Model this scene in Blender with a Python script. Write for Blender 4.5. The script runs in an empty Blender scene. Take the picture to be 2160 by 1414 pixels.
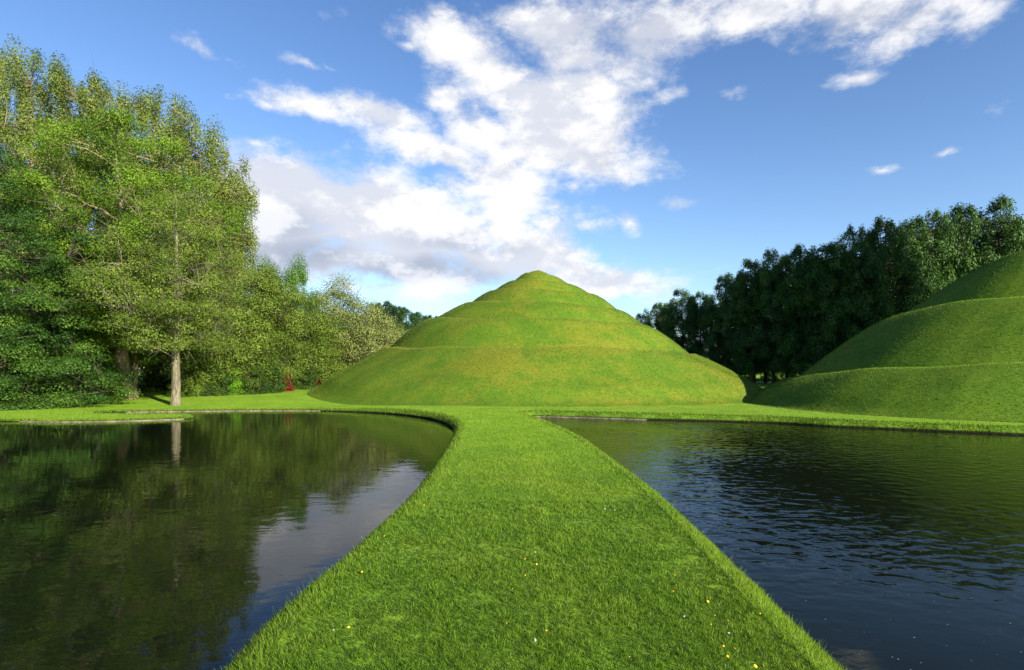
import bpy, math, random, sys
import numpy as np
from mathutils import Vector
from mathutils.geometry import delaunay_2d_cdt

R = math.radians
rng = np.random.default_rng(7)
scene = bpy.context.scene
col = scene.collection

# ------------------------------------------------------------------ camera
F, HY, EYE = 1200.0, 780.0, 1.75       # focal length and horizon of the 2160 px photograph, eye height over the lawn
cam_d = bpy.data.cameras.new('camera')
cam_d.sensor_width = 36.0
cam_d.lens = 20.0
cam_d.shift_y = (HY - 707.0) / 2160.0
cam_d.clip_start = 0.05
cam_d.clip_end = 6000
cam = bpy.data.objects.new('camera', cam_d)
cam.location = (0, 0, EYE)
cam.rotation_euler = (R(90), 0, 0)
col.objects.link(cam)
scene.camera = cam

# ------------------------------------------------------------------ light
SUN_TH, SUN_EL = 312.0, 20.5            # heading of the sun in the ground plane (counter-clockwise from +X) and elevation
sd = Vector((math.cos(R(SUN_TH)) * math.cos(R(SUN_EL)), math.sin(R(SUN_TH)) * math.cos(R(SUN_EL)), math.sin(R(SUN_EL))))
sun_d = bpy.data.lights.new('sun', 'SUN')
sun_d.energy = 5.0
sun_d.angle = R(0.5)
sun_d.color = (1.0, 0.90, 0.72)
sun = bpy.data.objects.new('sun', sun_d)
sun.rotation_euler = sd.to_track_quat('Z', 'Y').to_euler()
sun.location = (0, 0, 60)
col.objects.link(sun)

scene.view_settings.view_transform = 'Standard'
scene.view_settings.look = 'None'
scene.view_settings.gamma = 1.0
scene.view_settings.exposure = 1.54

def px_dir(x, y):
    """azimuth and elevation of a direction given by a pixel of the photograph"""
    az = math.atan((x - 1080) / F)
    el = math.atan((HY - y) / F * math.cos(az))
    return az, el

class NT:
    """small helper around a node tree"""
    def __init__(s, tree): s.t = tree; s.n = tree.nodes; s.l = tree.links
    def new(s, kind, **kw):
        n = s.n.new(kind)
        for k, v in kw.items(): setattr(n, k, v)
        return n
    def put(s, sock, v):
        if isinstance(v, bpy.types.NodeSocket): s.l.new(v, sock)
        elif v is not None: sock.default_value = v
    def math(s, op, a, b=None, c=None, clamp=False):
        n = s.new('ShaderNodeMath', operation=op, use_clamp=clamp)
        s.put(n.inputs[0], a)
        if b is not None: s.put(n.inputs[1], b)
        if c is not None: s.put(n.inputs[2], c)
        return n.outputs[0]
    def vmath(s, op, a, b=None, out=0):
        n = s.new('ShaderNodeVectorMath', operation=op)
        s.put(n.inputs[0], a)
        if b is not None: s.put(n.inputs[1], b)
        return n.outputs[out]
    def noise(s, vec, scale, detail=3, rough=0.5, out='Fac', dist=0.0):
        n = s.new('ShaderNodeTexNoise')
        if vec is not None: s.put(n.inputs['Vector'], vec)
        n.inputs['Scale'].default_value = scale
        n.inputs['Detail'].default_value = detail
        n.inputs['Roughness'].default_value = rough
        n.inputs['Distortion'].default_value = dist
        return n.outputs[out]
    def smooth(s, v, a, b, lo=0.0, hi=1.0):
        n = s.new('ShaderNodeMapRange', interpolation_type='SMOOTHSTEP')
        s.put(n.inputs['Value'], v)
        n.inputs['From Min'].default_value = a; n.inputs['From Max'].default_value = b
        n.inputs['To Min'].default_value = lo; n.inputs['To Max'].default_value = hi
        return n.outputs[0]
    def mix(s, f, a, b, blend='MIX'):
        n = s.new('ShaderNodeMix', data_type='RGBA', blend_type=blend)
        s.put(n.inputs[0], f)
        for i, v in ((6, a), (7, b)):
            if isinstance(v, (tuple, list)): v = (v[0], v[1], v[2], 1)
            s.put(n.inputs[i], v)
        return n.outputs[2]

# ------------------------------------------------------------------ sky: Nishita air with cumulus laid out by compass direction
world = bpy.data.worlds.new('World')
scene.world = world
world.use_nodes = True
w = NT(world.node_tree)
w.n.clear()
sky = w.new('ShaderNodeTexSky', sky_type='NISHITA')
sky.sun_disc = False
sky.sun_elevation = R(SUN_EL)
sky.sun_rotation = math.atan2(sd.x, sd.y)
sky.air_density = 1.0
sky.dust_density = 0.35
sky.ozone_density = 2.6
geo = w.new('ShaderNodeTexCoord')
d = geo.outputs['Generated']
sep = w.new('ShaderNodeSeparateXYZ'); w.l.new(d, sep.inputs[0])
az = w.math('ARCTAN2', sep.outputs[0], sep.outputs[1])
el = w.math('ARCSINE', sep.outputs[2])
warp = w.noise(d, 5.0, 4, 0.6, out='Color')
ws = w.vmath('SUBTRACT', warp, (0.5, 0.5, 0.5))
wsc = w.new('ShaderNodeVectorMath', operation='SCALE'); w.l.new(ws, wsc.inputs[0]); wsc.inputs['Scale'].default_value = 0.075
cmb = w.new('ShaderNodeCombineXYZ'); w.l.new(az, cmb.inputs[0]); w.l.new(el, cmb.inputs[1])
q = w.vmath('ADD', cmb.outputs[0], wsc.outputs[0])
# centre x, y, half width, half height, tilt (deg), weight : all as seen in the photograph
CL = [
 (600, 410, 160, 76, 8, 1.25), (760, 450, 180, 82, 8, 1.25), (900, 490, 180, 76, 5, 1.25), (590, 500, 140, 80, 0, 1.15), (700, 545, 160, 55, 0, 1.0), (520, 360, 70, 40, 15, .9),
 (900, 570, 170, 50, 0, 1.0), (800, 598, 120, 24, 0, .7), (1060, 480, 70, 60, 25, 1.15), (1110, 530, 120, 60, 12, 1.1), (1000, 550, 120, 60, 0, 1.0),
 (1100, 440, 120, 40, 10, .85), (1000, 400, 110, 34, 10, .7), (1150, 480, 70, 34, 20, .8), (1220, 570, 80, 34, 8, .9), (1290, 592, 110, 36, 0, .95), 
 (1180, 320, 150, 62, 5, 1.2), (1040, 300, 90, 60, 25, 1.0), (1080, 380, 110, 44, 15, 1.0), (1210, 400, 80, 24, -10, .7), (1250, 350, 80, 40, 10, 1.0),
 (1130, 210, 170, 60, 10, 1.15), (960, 110, 80, 52, 20, .95), (1030, 150, 100, 60, 20, 1.1), (1230, 180, 90, 55, 5, 1.0), (940, 215, 60, 28, 0, .9), (860, 100, 50, 18, 10, .5),
 (650, 232, 105, 30, 5, 1.0), (800, 250, 90, 34, 8, 1.05), (560, 220, 36, 18, 10, .75), (860, 310, 110, 34, 18, .95), (960, 345, 90, 28, 15, .9), 
 (1230, 60, 150, 70, 0, .95), (1400, 50, 170, 70, 0, 1.0), (1600, 30, 160, 66, 0, .95), (1790, 20, 170, 56, 0, .92), (1940, 40, 110, 46, -12, .8), (2040, 15, 90, 46, 0, .85), (1100, 45, 60, 34, 0, .7), (1330, 130, 110, 50, 0, .75), (1250, 120, 120, 60, 0, .9), (1500, 50, 520, 60, 0, .74), (1180, 260, 180, 60, 0, 1.0), (1230, 300, 120, 60, 0, 1.0),
 (440, 100, 50, 22, 10, .62), (655, 130, 50, 16, 10, .5), (700, 140, 34, 10, 35, .5), (935, 20, 34, 22, 20, .58),
 (530, 300, 70, 16, 0, .62), (620, 335, 50, 12, 5, .5), (1240, 475, 60, 20, 0, .66), (1330, 465, 34, 18, 0, .62), (1435, 425, 46, 14, 5, .58),
 (1530, 205, 60, 26, 10, .5), (1400, 205, 50, 22, 0, .6), (1870, 368, 38, 13, 10, .6), (2010, 320, 44, 12, -10, .52), (1800, 160, 90, 20, 0, .4), 
 (2120, 230, 60, 30, 0, .35), (1530, 560, 90, 12, 0, .4), (1360, 215, 50, 30, 0, .45), 
 (-500, 300, 500, 150, 5, .9), (600, -500, 500, 200, 10, .8)]
D = None
for (cx, cy, hw, hh, tilt, wt) in CL:
    a0, e0 = px_dir(cx, cy)
    k = math.cos(a0) ** 2 / F
    k2 = math.cos(a0) * math.cos(e0) ** 2 / F
    m = w.new('ShaderNodeMapping', vector_type='TEXTURE')
    w.l.new(q, m.inputs['Vector'])
    m.inputs['Location'].default_value = (a0, e0, 0)
    m.inputs['Rotation'].default_value = (0, 0, R(-tilt))
    m.inputs['Scale'].default_value = (hw * k, hh * k2, 1)
    flat = w.vmath('MULTIPLY', m.outputs[0], (1, 1, 0))
    ln = w.vmath('LENGTH', flat, out=1)
    f = w.math('MULTIPLY_ADD', ln, -0.55 * max(wt, .6), wt * 1.06)
    D = f if D is None else w.math('MAXIMUM', D, f)
D = w.math('MAXIMUM', D, -0.6)
st = w.vmath('MULTIPLY', d, (1.0, 1.0, 1.7))
n1 = w.noise(st, 8.5, 10, 0.66)
off = w.vmath('ADD', st, (0.022, -0.01, 0.045))
n1b = w.noise(off, 8.0, 5, 0.55)
dens = w.math('ADD', D, w.math('MULTIPLY', w.math('SUBTRACT', n1, 0.5), 1.75))
mask = w.smooth(dens, 0.24, 0.86, 0, .97)
thick = w.smooth(dens, 0.5, 1.5)
relief = w.math('SUBTRACT', n1, n1b)
lit = w.smooth(w.math('SUBTRACT', relief, w.math('MULTIPLY', w.math('SUBTRACT', thick, .5), .05)), -0.09, 0.10)
# grey bases of the low bank of cloud
GR = [(640, 530, 140, 45, 0, 1.0), (860, 575, 190, 32, 0, 1.0), (1000, 590, 120, 22, 0, .8), (580, 470, 130, 40, 0, .7), (980, 520, 150, 28, 0, .6), (1280, 330, 60, 30, 0, .35), (1800, 60, 300, 60, 0, .6), (1350, 60, 260, 50, 0, .4)]
G = None
for (cx, cy, hw, hh, tilt, wt) in GR:
    a0, e0 = px_dir(cx, cy)
    m = w.new('ShaderNodeMapping', vector_type='TEXTURE')
    w.l.new(q, m.inputs['Vector'])
    m.inputs['Location'].default_value = (a0, e0, 0)
    m.inputs['Scale'].default_value = (hw * math.cos(a0) ** 2 / F * 1.3, hh * math.cos(a0) / F * 1.3, 1)
    flat = w.vmath('MULTIPLY', m.outputs[0], (1, 1, 0))
    f = w.smooth(w.vmath('LENGTH', flat, out=1), 1.0, 0.2, 0.0, wt)
    G = f if G is None else w.math('MAXIMUM', G, f)
white = w.mix(lit, (3.7, 3.85, 4.3), (5.15, 5.1, 5.05))
grey = w.mix(lit, (2.3, 2.55, 3.15), (4.3, 4.4, 4.8))
cc = w.mix(G, white, grey)
hs = w.new('ShaderNodeHueSaturation'); w.l.new(sky.outputs[0], hs.inputs['Color'])
hs.inputs['Saturation'].default_value = 1.0
hs.inputs['Value'].default_value = 1.0
tint = w.mix(w.smooth(el, .05, .60), (.96, 1.02, 1.12), (.70, .83, 1.02))
air = w.mix(1.0, hs.outputs[0], tint, 'MULTIPLY')
final = w.mix(mask, air, cc)
bg = w.new('ShaderNodeBackground'); w.l.new(final, bg.inputs[0]); bg.inputs[1].default_value = 0.071
wo = w.new('ShaderNodeOutputWorld'); w.l.new(bg.outputs[0], wo.inputs[0])
world.cycles.sampling_method = 'MANUAL'
world.cycles.sample_map_resolution = 512

# ------------------------------------------------------------------ helpers
def tag(o, label=None, cat=None, group=None, kind=None):
    if label: o['label'] = label
    if cat: o['category'] = cat
    if group: o['group'] = group
    if kind: o['kind'] = kind
    return o

def mesh_np(name, verts, faces, mat=None, attrs=None, smooth=False, parent=None, link=True):
    """verts (n,3); faces: (m,k) array or list of arrays with different k"""
    me = bpy.data.meshes.new(name)
    if isinstance(faces, np.ndarray): faces = [faces]
    faces = [np.asarray(f, dtype=np.int32) for f in faces if len(f)]
    me.vertices.add(len(verts))
    me.vertices.foreach_set('co', np.asarray(verts, dtype=np.float32).ravel())
    nl = sum(f.size for f in faces); nf = sum(len(f) for f in faces)
    me.loops.add(nl)
    me.loops.foreach_set('vertex_index', np.concatenate([f.ravel() for f in faces]))
    me.polygons.add(nf)
    tot = np.concatenate([np.full(len(f), f.shape[1], dtype=np.int32) for f in faces])
    start = np.concatenate([[0], np.cumsum(tot)[:-1]]).astype(np.int32)
    me.polygons.foreach_set('loop_start', start)
    me.polygons.foreach_set('use_smooth', np.full(nf, smooth))
    me.update(calc_edges=True)
    for k, v in (attrs or {}).items():
        a = me.attributes.new(k, 'FLOAT', 'POINT')
        a.data.foreach_set('value', np.asarray(v, dtype=np.float32))
    if mat: me.materials.append(mat)
    if not link: return me
    return link_me(name, me, parent)

def link_me(name, me, parent=None):
    o = bpy.data.objects.new(name, me)
    col.objects.link(o)
    if parent: o.parent = parent
    return o

def empty(name, loc, rz=0.0, scale=1.0):
    o = bpy.data.objects.new(name, None)
    o.location = loc; o.rotation_euler = (0, 0, rz)
    o.scale = (scale,) * 3 if not isinstance(scale, tuple) else scale
    col.objects.link(o)
    return o

def sstep(a, b, x):
    t = np.clip((np.asarray(x, float) - a) / (b - a), 0, 1)
    return t * t * (3 - 2 * t)

def dip(x, y):
    return .17 * (1 - sstep(28.5, 35, y)) * sstep(-3, -11, x) * sstep(12, 19, y)

def ground_z(x, y):
    x = np.asarray(x, float); y = np.asarray(y, float)
    left = sstep(31, 49, y) * (0.62 + 0.25 * sstep(48, 80, y))
    right = sstep(34, 52, y) * 0.30
    k = sstep(-4, 12, x)
    z = left * (1 - k) + right * k
    z = z - dip(x, y)
    bump = 0.025 * np.sin(x * .35 + 1.3) * np.sin(y * .27) * sstep(24, 32, y)
    return z + bump

def px_ground(x, y, H=EYE):
    Y = F * H / (y - HY)
    return ((x - 1080) / F * Y, Y)

def sil(x, Y): return (x - 1080) / F * Y                    # world X of a photo column at distance Y
def hgt(y, Y): return EYE + (HY - y) / F * Y                # world height of a photo row at distance Y

# ------------------------------------------------------------------ materials
def mat_new(name):
    m = bpy.data.materials.new(name); m.use_nodes = True
    t = NT(m.node_tree); t.n.clear()
    out = t.new('ShaderNodeOutputMaterial')
    return m, t, out

def attr(t, name):
    a = t.new('ShaderNodeAttribute'); a.attribute_name = name
    return a.outputs['Fac']

def leaf_shader(t, out, colr, trans=0.35, rough=0.5, spec=0.25, tint=(1.25, 1.2, 0.55)):
    b = t.new('ShaderNodeBsdfPrincipled')
    t.l.new(colr, b.inputs['Base Color'])
    b.inputs['Roughness'].default_value = rough
    b.inputs['Specular IOR Level'].default_value = spec
    tr = t.new('ShaderNodeBsdfTranslucent')
    t.l.new(t.mix(1.0, colr, tint, 'MULTIPLY'), tr.inputs['Color'])
    mx = t.new('ShaderNodeMixShader'); mx.inputs[0].default_value = trans
    t.l.new(b.outputs[0], mx.inputs[1]); t.l.new(tr.outputs[0], mx.inputs[2])
    t.l.new(mx.outputs[0], out.inputs['Surface'])

def leaf_mat(name, dark, mid, light, trans=0.35, spec=0.2):
    m, t, out = mat_new(name)
    r = t.new('ShaderNodeValToRGB')
    t.l.new(attr(t, 'v'), r.inputs[0])
    e = r.color_ramp.elements
    e[0].position = 0.05; e[0].color = (*dark, 1)
    e[1].position = 0.95; e[1].color = (*light, 1)
    x = r.color_ramp.elements.new(0.5); x.color = (*mid, 1)
    leaf_shader(t, out, r.outputs[0], trans, 0.55, spec)
    return m

def bark_mat(name, a, b):
    m, t, out = mat_new(name)
    tc = t.new('ShaderNodeTexCoord')
    v = t.vmath('MULTIPLY', tc.outputs['Object'], (1, 1, .25))
    n = t.noise(v, 9, 6, .65)
    n2 = t.noise(tc.outputs['Object'], 1.3, 3, .5)
    c = t.mix(t.smooth(n, .35, .65), a, b)
    c = t.mix(t.smooth(n2, .45, .65, 0, .55), c, (.07, .085, .03))
    p = t.new('ShaderNodeBsdfPrincipled'); t.l.new(c, p.inputs['Base Color']); p.inputs['Roughness'].default_value = .9
    bp = t.new('ShaderNodeBump'); bp.inputs['Strength'].default_value = .8; bp.inputs['Distance'].default_value = .05
    t.l.new(n, bp.inputs['Height']); t.l.new(bp.outputs[0], p.inputs['Normal'])
    t.l.new(p.outputs[0], out.inputs['Surface'])
    return m


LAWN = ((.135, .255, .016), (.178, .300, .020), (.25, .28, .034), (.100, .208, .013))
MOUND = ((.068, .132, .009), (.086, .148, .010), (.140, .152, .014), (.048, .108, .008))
def turf_colour(t, dryness, pal=LAWN):
    GREEN, GREEN2, DRY, LUSH = pal
    """patchy turf: green, lusher and dry patches by position in the world"""
    tc = t.new('ShaderNodeTexCoord')
    p = tc.outputs['Object']
    big = t.noise(p, .16, 3, .6); mid = t.noise(p, .7, 5, .65); fine = t.noise(p, 6.0, 4, .7)
    c = t.mix(t.smooth(mid, .35, .65), GREEN, GREEN2)
    lush = t.math('MULTIPLY', t.smooth(t.noise(t.vmath('ADD', p, (31, 7, 3)), .45, 4, .6), .54, .70), .7)
    c = t.mix(lush, c, LUSH)
    s = t.math('ADD', t.math('ADD', t.math('MULTIPLY', big, 1.0), t.math('MULTIPLY', mid, .9)), t.math('MULTIPLY', fine, .35))
    dr = t.smooth(s, .98, 1.34)
    south = t.smooth(t.vmath('DISTANCE', p, (5, 34, 4), out=1), 17, 7, .35, 1.0)
    c = t.mix(t.math('MULTIPLY', t.math('MULTIPLY', dr, south), dryness), c, DRY)
    return c, p, fine

def turf_mat(name, dryness=.3, mult=(1, 1, 1), path=False, worn_sunlit=(.21, .20, .035), wk=.75):
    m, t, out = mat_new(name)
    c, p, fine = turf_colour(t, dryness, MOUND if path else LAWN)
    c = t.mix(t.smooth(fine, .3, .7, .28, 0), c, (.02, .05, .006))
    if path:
        c = t.mix(t.math('MULTIPLY', attr(t, 'path'), wk), c, worn_sunlit)  # ledge lip: path wear plus the sunlit brightness of its grass, painted in
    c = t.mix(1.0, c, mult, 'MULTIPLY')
    b = t.new('ShaderNodeBsdfPrincipled'); t.l.new(c, b.inputs['Base Color'])
    b.inputs['Roughness'].default_value = .85; b.inputs['Specular IOR Level'].default_value = .1
    bp = t.new('ShaderNodeBump'); bp.inputs['Strength'].default_value = .35; bp.inputs['Distance'].default_value = .03
    t.l.new(t.noise(p, 22, 3, .7), bp.inputs['Height']); t.l.new(bp.outputs[0], b.inputs['Normal'])
    t.l.new(b.outputs[0], out.inputs['Surface'])
    return m

def blade_mat(name, dryness=.3, mult=(1, 1, 1), trans=.48, pal=None, worn_sunlit=(.23, .22, .04), wk=.75):
    m, t, out = mat_new(name)
    c, p, fine = turf_colour(t, dryness, pal or LAWN)
    v = attr(t, 'v')
    c = t.mix(t.smooth(v, .0, .5, .85, 0), c, (.020, .055, .006))
    c = t.mix(t.smooth(v, .86, 1., 0, .8), c, (.24, .24, .07))
    c = t.mix(t.math('MULTIPLY', attr(t, 'path'), wk), c, worn_sunlit)  # same lip line on the blades, sunlit look put into their colour
    c = t.mix(1.0, c, mult, 'MULTIPLY')
    leaf_shader(t, out, c, trans, .5, .25, (1.3, 1.25, .5))
    return m

# ------------------------------------------------------------------ ponds, banks, lawn
WH = 2.0                                # eye height over the water
WATER_Z = EYE - WH
LP = [px_ground(x, y, WH) for x, y in [(468,1414),(491,1387),(546,1334),(593,1292),(648,1246),(704,1200),(759,1149),(815,1098),(861,1051),(891,1012),
      (919,973),(942,940),(954,915),(950,903),(921,889),(880,880.5),(810,873),(741,869.5),(648,867.5),(560,867.5),(486,868),(384,869),(278,870.5),(205,872),
      (198,874.5),(278,877),(347,877.5),(395,877),(411,880.5),(398,884.5),(278,889),(139,891.5),(0,890)]]
LP += [(-27, 20.5), (-33, 14), (-36, 4), (-30, -8), (-14, -12), (-5, -9), (-2.6, -4), (-2.0, 0)]
RP = [px_ground(x, y, WH) for x, y in [(1772,1414),(1728,1371),(1689,1337),(1640,1283),(1591,1239),(1542,1190),(1493,1143),(1443,1096),(1394,1052),(1345,1015),
      (1296,978),(1247,944),(1198,918),(1150,897),(1122,886),(1112,881),(1128,880),(1200,881.5),(1315,885),(1484,889),(1640,894),(1736,900),(1934,909),(2160,919)]]
RP += [(20, 15.6), (27, 12), (32, 4), (27, -8), (13, -12), (5.5, -9), (3.0, -4), (2.25, 0)]

LP = [(x + (.03 if (y < 16 and i < 13) else 0), y) for i, (x, y) in enumerate(LP)]
RP = [(x - (.01 if (y < 14 and i < 13) else 0), y) for i, (x, y) in enumerate(RP)]
def catmull(pts, step=.22):
    P = np.array(pts, float); n = len(P); out = []
    for i in range(n):
        p0, p1, p2, p3 = P[i-1], P[i], P[(i+1) % n], P[(i+2) % n]
        # centripetal knots avoid overshoot where spacing changes
        t0 = 0; t1 = t0 + np.linalg.norm(p1-p0)**.5 + 1e-6; t2 = t1 + np.linalg.norm(p2-p1)**.5 + 1e-6; t3 = t2 + np.linalg.norm(p3-p2)**.5 + 1e-6
        k = max(2, int(np.linalg.norm(p2-p1) / step))
        for t in np.linspace(t1, t2, k, endpoint=False):
            a1 = (t1-t)/(t1-t0)*p0 + (t-t0)/(t1-t0)*p1
            a2 = (t2-t)/(t2-t1)*p1 + (t-t1)/(t2-t1)*p2
            a3 = (t3-t)/(t3-t2)*p2 + (t-t2)/(t3-t2)*p3
            b1 = (t2-t)/(t2-t0)*a1 + (t-t0)/(t2-t0)*a2
            b2 = (t3-t)/(t3-t1)*a2 + (t-t1)/(t3-t1)*a3
            out.append((t2-t)/(t2-t1)*b1 + (t-t1)/(t2-t1)*b2)
    out = np.array(out)
    a = out[:, 0] * np.roll(out[:, 1], -1) - np.roll(out[:, 0], -1) * out[:, 1]
    if a.sum() < 0: out = out[::-1]
    return out                                               # counter-clockwise

def normals2(P):
    t = np.roll(P, -1, 0) - np.roll(P, 1, 0)
    t /= np.linalg.norm(t, axis=1)[:, None] + 1e-9
    return np.stack([t[:, 1], -t[:, 0]], 1)                  # outwards, onto the land

def inside(P, x, y):
    r = np.zeros(len(x), bool)
    xj, yj = np.roll(P[:, 0], 1), np.roll(P[:, 1], 1)
    for a, b, c, e in zip(P[:, 0], P[:, 1], xj, yj):
        if b == e: continue
        r ^= ((b > y) != (e > y)) & (x < (c - a) * (y - b) / (e - b) + a)
    return r

def smooth_closed(A, k):
    for _ in range(k): A = (np.roll(A, 1, 0) + 2 * A + np.roll(A, -1, 0)) / 4
    return A

shores = [catmull(LP), catmull(RP)]
rims = []
RINGS = [(.38, 0.0), (.29, -.02), (.21, -.065), (.14, -.125), (.085, -.18), (.04, -.24), (.05, -.6)]
m_turf = turf_mat('lawn_turf', .25)
m_soil, t, out = mat_new('bank_soil')
tc = t.new('ShaderNodeTexCoord'); n = t.noise(tc.outputs['Object'], 9, 5, .7)
sp = t.new('ShaderNodeSeparateXYZ'); t.l.new(tc.outputs['Object'], sp.inputs[0])
c = t.mix(t.smooth(n, .35, .7), (.006, .007, .003), (.016, .018, .007))
c = t.mix(t.smooth(sp.outputs[2], -.21, -.15), c, (.09, .17, .016))
p = t.new('ShaderNodeBsdfPrincipled'); t.l.new(c, p.inputs['Base Color']); p.inputs['Roughness'].default_value = .9; p.inputs['Specular IOR Level'].default_value = .08
bp = t.new('ShaderNodeBump'); bp.inputs['Distance'].default_value = .04; t.l.new(n, bp.inputs['Height']); t.l.new(bp.outputs[0], p.inputs['Normal'])
t.l.new(p.outputs[0], out.inputs['Surface'])

for S in shores:
    N = normals2(S)
    N = smooth_closed(N, 2); N /= np.linalg.norm(N, axis=1)[:, None] + 1e-9
    wob = .03 * np.sin(np.arange(len(S)) * .9) + .02 * np.sin(np.arange(len(S)) * 2.3 + 1)
    rings = []
    for k, (off_, z) in enumerate(RINGS):
        q2 = S + N * (off_ + (wob * (k in (2, 3, 4)))[:, None])
        dp = dip(q2[:, 0], q2[:, 1])
        zz = z * (1 - dp / .25) - dp if z > -.5 else np.full(len(q2), z)
        rings.append(np.column_stack([q2, zz]))
    rims.append(rings[0][:, :2].copy())
    V = np.concatenate(rings); n_ = len(S)
    i = np.arange(n_); j = (i + 1) % n_
    Fc = np.concatenate([np.stack([k*n_+i, k*n_+j, (k+1)*n_+j, (k+1)*n_+i], 1) for k in range(len(RINGS)-1)])
    o = mesh_np('pond_bank', V, Fc, m_soil, smooth=True)
    tag(o, kind='structure')
shores_N = [smooth_closed(normals2(S), 2) for S in shores]

def build_lawn():
    pts, edges = [], []
    for P in rims:
        b = len(pts); n = len(P)
        pts += [tuple(p) for p in P]
        edges += [(b + i, b + (i + 1) % n) for i in range(n)]
    gx = np.concatenate([np.arange(-60, 60.1, .8)]); gy = np.arange(-20, 110.1, .8)
    X, Y = np.meshgrid(gx, gy); X = X.ravel() + rng.uniform(-.1, .1, X.size); Y = Y.ravel() + rng.uniform(-.1, .1, Y.size)
    keep = ~(inside(rims[0], X, Y) | inside(rims[1], X, Y))
    X, Y = X[keep], Y[keep]
    far = [(r * math.cos(a), r * math.sin(a)) for r in (150, 260, 500, 1000, 2500) for a in np.linspace(0, 2*math.pi, 40, endpoint=False)]
    pts += list(zip(X.tolist(), Y.tolist())) + far
    v, e, f, _, _, _ = delaunay_2d_cdt([Vector(p) for p in pts], edges, [], 0, 1e-5)
    V = np.array([(a.x, a.y) for a in v]); Fc = np.array([tuple(a) for a in f])
    c = V[Fc].mean(1)
    ok = ~(inside(rims[0], c[:, 0], c[:, 1]) | inside(rims[1], c[:, 0], c[:, 1]))
    V3 = np.column_stack([V, ground_z(V[:, 0], V[:, 1])])
    o = mesh_np('lawn', V3, Fc[ok], m_turf, smooth=True)
    tag(o, kind='structure')
build_lawn()

# water
def water_mat(name, strength, scale, fine_scale, fine_amt, calm=None, sil=.34):
    m, t, out = mat_new(name)
    tc = t.new('ShaderNodeTexCoord'); p = tc.outputs['Object']
    b = t.new('ShaderNodeBsdfPrincipled')
    b.inputs['Base Color'].default_value = (.004, .006, .003, 1)
    b.inputs['Roughness'].default_value = .01
    b.inputs['IOR'].default_value = 1.333
    b.inputs['Specular IOR Level'].default_value = sil
    v = t.vmath('MULTIPLY', p, (.75, 1.0, 1.0))
    n1 = t.noise(v, scale, 1.5, .4, dist=.35)
    n2 = t.noise(v, fine_scale, 2, .5)
    patch = t.smooth(t.noise(p, .16, 2, .5), .35, .6, .45, 1.0)
    if calm:
        sp = t.new('ShaderNodeSeparateXYZ'); t.l.new(p, sp.inputs[0])
        patch = t.math('MULTIPLY', patch, t.smooth(sp.outputs[1], calm[0], calm[1], .12, 1.0))
    h = t.math('MULTIPLY', t.math('ADD', n1, t.math('MULTIPLY', n2, fine_amt)), patch)
    bp = t.new('ShaderNodeBump'); bp.inputs['Strength'].default_value = 1.0; bp.inputs['Distance'].default_value = strength
    t.l.new(h, bp.inputs['Height']); t.l.new(bp.outputs[0], b.inputs['Normal'])
    t.l.new(b.outputs[0], out.inputs['Surface'])
    return m
for S, N, nm, mt in ((shores[0], shores_N[0], 'calm', water_mat('still_water', .004, 3.4, 9.0, .4)), (shores[1], shores_N[1], 'rippled', water_mat('rippled_water', .025, 4.8, 13.0, .14, (3.8, 7.5), .16))):
    P = S + N * .12
    P = P[::2]
    v, e, f, _, _, _ = delaunay_2d_cdt([Vector(a) for a in P], [(i, (i+1) % len(P)) for i in range(len(P))], [], 1, 1e-5)
    V = np.array([(a.x, a.y, WATER_Z) for a in v]); Fc = np.array([tuple(a) for a in f])
    o = mesh_np('pond_water', V, Fc, mt)
    tag(o, kind='structure')
m_fleck, t, out = mat_new('floating_fleck')
p = t.new('ShaderNodeBsdfPrincipled'); p.inputs['Base Color'].default_value = (.35, .33, .24, 1); p.inputs['Roughness'].default_value = .7
t.l.new(p.outputs[0], out.inputs['Surface'])
g_ = np.random.default_rng(90)
fx, fy = g_.uniform(1, 9, 600), 2.5 + 9 * g_.uniform(0, 1, 600) ** 1.6
kf = inside(shores[1], fx, fy); fx, fy = fx[kf], fy[kf]
ra = g_.uniform(.0015, .0045, len(fx)); a_ = np.linspace(0, 2*np.pi, 6, endpoint=False)
Vf = np.stack([fx[:, None] + ra[:, None] * np.cos(a_) * g_.uniform(.6, 1.6, (len(fx), 1)), fy[:, None] + ra[:, None] * np.sin(a_), np.full((len(fx), 6), WATER_Z + .004)], -1).reshape(-1, 3)
o = mesh_np('floating_seed', Vf, np.arange(len(fx) * 6).reshape(-1, 6), m_fleck)
tag(o, kind='stuff')
m_bed, t, out = mat_new('pond_bed')
p = t.new('ShaderNodeBsdfPrincipled'); p.inputs['Base Color'].default_value = (.01, .012, .006, 1); p.inputs['Roughness'].default_value = 1
t.l.new(p.outputs[0], out.inputs['Surface'])

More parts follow.
